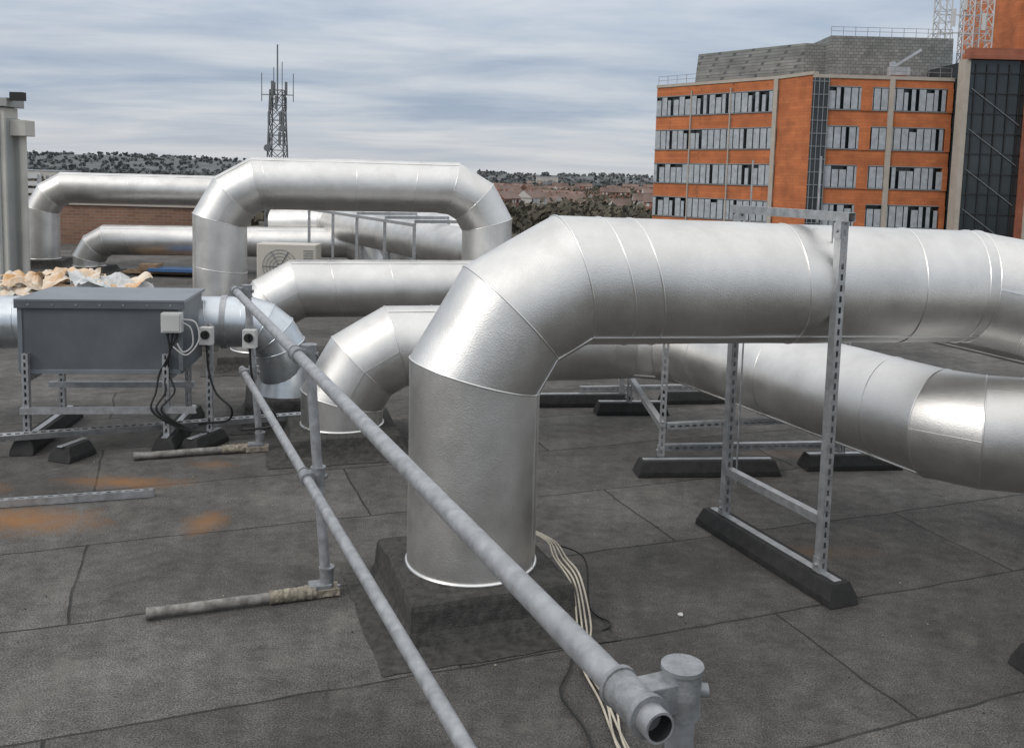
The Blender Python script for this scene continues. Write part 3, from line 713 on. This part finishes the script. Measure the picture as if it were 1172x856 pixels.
def lat(x,y,z0,z1,w,k='white'):
    C=[(-1,-1),(1,-1),(1,1),(-1,1)]
    for c in C: mb.beam((x+c[0]*w,y+c[1]*w,z0),(x+c[0]*w,y+c[1]*w,z1),.12,.12,k)
    n=int((z1-z0)/(w*1.8)); st=(z1-z0)/n
    for i in range(n):
        a=z0+i*st; b=a+st
        for j in range(4):
            p,q=C[j],C[(j+1)%4]; mb.beam((x+p[0]*w,y+p[1]*w,a),(x+q[0]*w,y+q[1]*w,b),.07,.07,k); mb.beam((x+p[0]*w,y+p[1]*w,b),(x+q[0]*w,y+q[1]*w,b),.07,.07,k)
lat(50.3,108,12.9,26,.7); lat(52.6,107,12.9,23.5,.55); lat(55.0,108,12.9,26,.75)
for z in (19.5,21.5,23.5): mb.beam((49.6,107.5,z),(55.9,107.5,z),.12,.12,'white')
mb.beam((46.5,106.8,17),(49.5,107.3,20),.1,.1,'white')
for x,z in ((50.8,21),(52,22.8),(54.2,20.6)): mb.box((x,106.3,z),(.35,.25,1.9),'white')
mb.obj('lattice_frames',g)

# ------------------------------------------------------------------ world, sun, camera
w=bpy.data.worlds.new('World'); scene.world=w; w.use_nodes=True; N=w.node_tree.nodes; L=w.node_tree.links
for n in list(N): N.remove(n)
out=N.new('ShaderNodeOutputWorld'); bg=N.new('ShaderNodeBackground'); L.new(bg.outputs[0],out.inputs[0]); bg.inputs['Strength'].default_value=.1
sky=N.new('ShaderNodeTexSky'); sky.sky_type='NISHITA'; sky.sun_disc=False; sky.sun_elevation=rad(38); sky.sun_rotation=rad(235); sky.air_density=1.2; sky.dust_density=2
tc=N.new('ShaderNodeTexCoord'); sp=N.new('ShaderNodeSeparateXYZ'); L.new(tc.outputs['Generated'],sp.inputs[0])
def math_(op,a,b=None,c=None):
    m=N.new('ShaderNodeMath'); m.operation=op
    for i,v in enumerate((a,b,c)):
        if v is None: continue
        if isinstance(v,(int,float)): m.inputs[i].default_value=v
        else: L.new(v,m.inputs[i])
    return m.outputs[0]
zc=math_('MAXIMUM',sp.outputs['Z'],0.0); den=math_('ADD',zc,.085)
cx=math_('DIVIDE',sp.outputs['X'],den); cy=math_('DIVIDE',sp.outputs['Y'],den)
cb=N.new('ShaderNodeCombineXYZ'); L.new(math_('MULTIPLY',cx,.62),cb.inputs['X']); L.new(cy,cb.inputs['Y'])
n1=N.new('ShaderNodeTexNoise'); n1.inputs['Scale'].default_value=.85; n1.inputs['Detail'].default_value=7; n1.inputs['Roughness'].default_value=.56; n1.inputs['Distortion'].default_value=.25
L.new(cb.outputs[0],n1.inputs['Vector'])
ramp=N.new('ShaderNodeValToRGB'); e=ramp.color_ramp.elements; e[0].position=.34; e[0].color=(.36,.44,.57,1); e[1].position=.66; e[1].color=(.73,.75,.79,1)
k=e.new(.5); k.color=(.53,.59,.68,1)
L.new(n1.outputs['Fac'],ramp.inputs['Fac'])
# overhead cloud is thicker, neutral and brighter
ov=N.new('ShaderNodeMapRange'); ov.inputs['From Min'].default_value=.15; ov.inputs['From Max'].default_value=.6; ov.inputs['To Min'].default_value=0; ov.inputs['To Max'].default_value=.85; L.new(sp.outputs['Z'],ov.inputs['Value'])
mo=N.new('ShaderNodeMix'); mo.data_type='RGBA'; L.new(ov.outputs['Result'],mo.inputs['Factor']); L.new(ramp.outputs['Color'],mo.inputs['A']); mo.inputs['B'].default_value=(.62,.615,.605,1)
mz=N.new('ShaderNodeMapRange'); mz.inputs['From Min'].default_value=.12; mz.inputs['From Max'].default_value=.9; mz.inputs['To Min'].default_value=10; mz.inputs['To Max'].default_value=23; L.new(sp.outputs['Z'],mz.inputs['Value'])
sc=N.new('ShaderNodeVectorMath'); sc.operation='SCALE'; L.new(mo.outputs['Result'],sc.inputs[0]); L.new(mz.outputs['Result'],sc.inputs['Scale'])
hz=N.new('ShaderNodeMapRange'); hz.inputs['From Min'].default_value=0; hz.inputs['From Max'].default_value=.07; hz.inputs['To Min'].default_value=.7; hz.inputs['To Max'].default_value=0; L.new(sp.outputs['Z'],hz.inputs['Value'])
mh=N.new('ShaderNodeMix'); mh.data_type='RGBA'; L.new(hz.outputs['Result'],mh.inputs['Factor']); L.new(sc.outputs[0],mh.inputs['A']); mh.inputs['B'].default_value=(6.8,6.9,7.05,1)
mx=N.new('ShaderNodeMix'); mx.data_type='RGBA'; mx.inputs['Factor'].default_value=.88; L.new(sky.outputs['Color'],mx.inputs['A']); L.new(mh.outputs['Result'],mx.inputs['B'])
L.new(mx.outputs['Result'],bg.inputs['Color'])

sd=bpy.data.lights.new('sun','SUN'); sd.energy=1.1; sd.angle=rad(20); sd.color=(1,.96,.91)
so=bpy.data.objects.new('sun',sd); scene.collection.objects.link(so)
az=rad(235); el=rad(38); dirv=V((math.sin(az)*math.cos(el),math.cos(az)*math.cos(el),math.sin(el)))
so.rotation_euler=dirv.to_track_quat('Z','Y').to_euler()

cd=bpy.data.cameras.new('camera'); cam=bpy.data.objects.new('camera',cd); scene.collection.objects.link(cam); scene.camera=cam
cd.sensor_width=36; cd.sensor_fit='HORIZONTAL'; cd.lens=32.25; cd.shift_y=-116/1172; cd.clip_end=20000; cd.clip_start=.05
p=rad(6); r=rad(1.5)
U0=V((0,math.sin(p),math.cos(p))); F=V((0,math.cos(p),-math.sin(p))); Xw=V((1,0,0))
Rv=Xw*math.cos(r)+U0*math.sin(r); Uv=-Xw*math.sin(r)+U0*math.cos(r)
m3=Matrix((Rv,Uv,-F)).transposed(); cam.matrix_world=Matrix.Translation((0,0,1.9))@m3.to_4x4()
scene.view_settings.view_transform='Standard'; scene.view_settings.look='None'; scene.view_settings.exposure=0
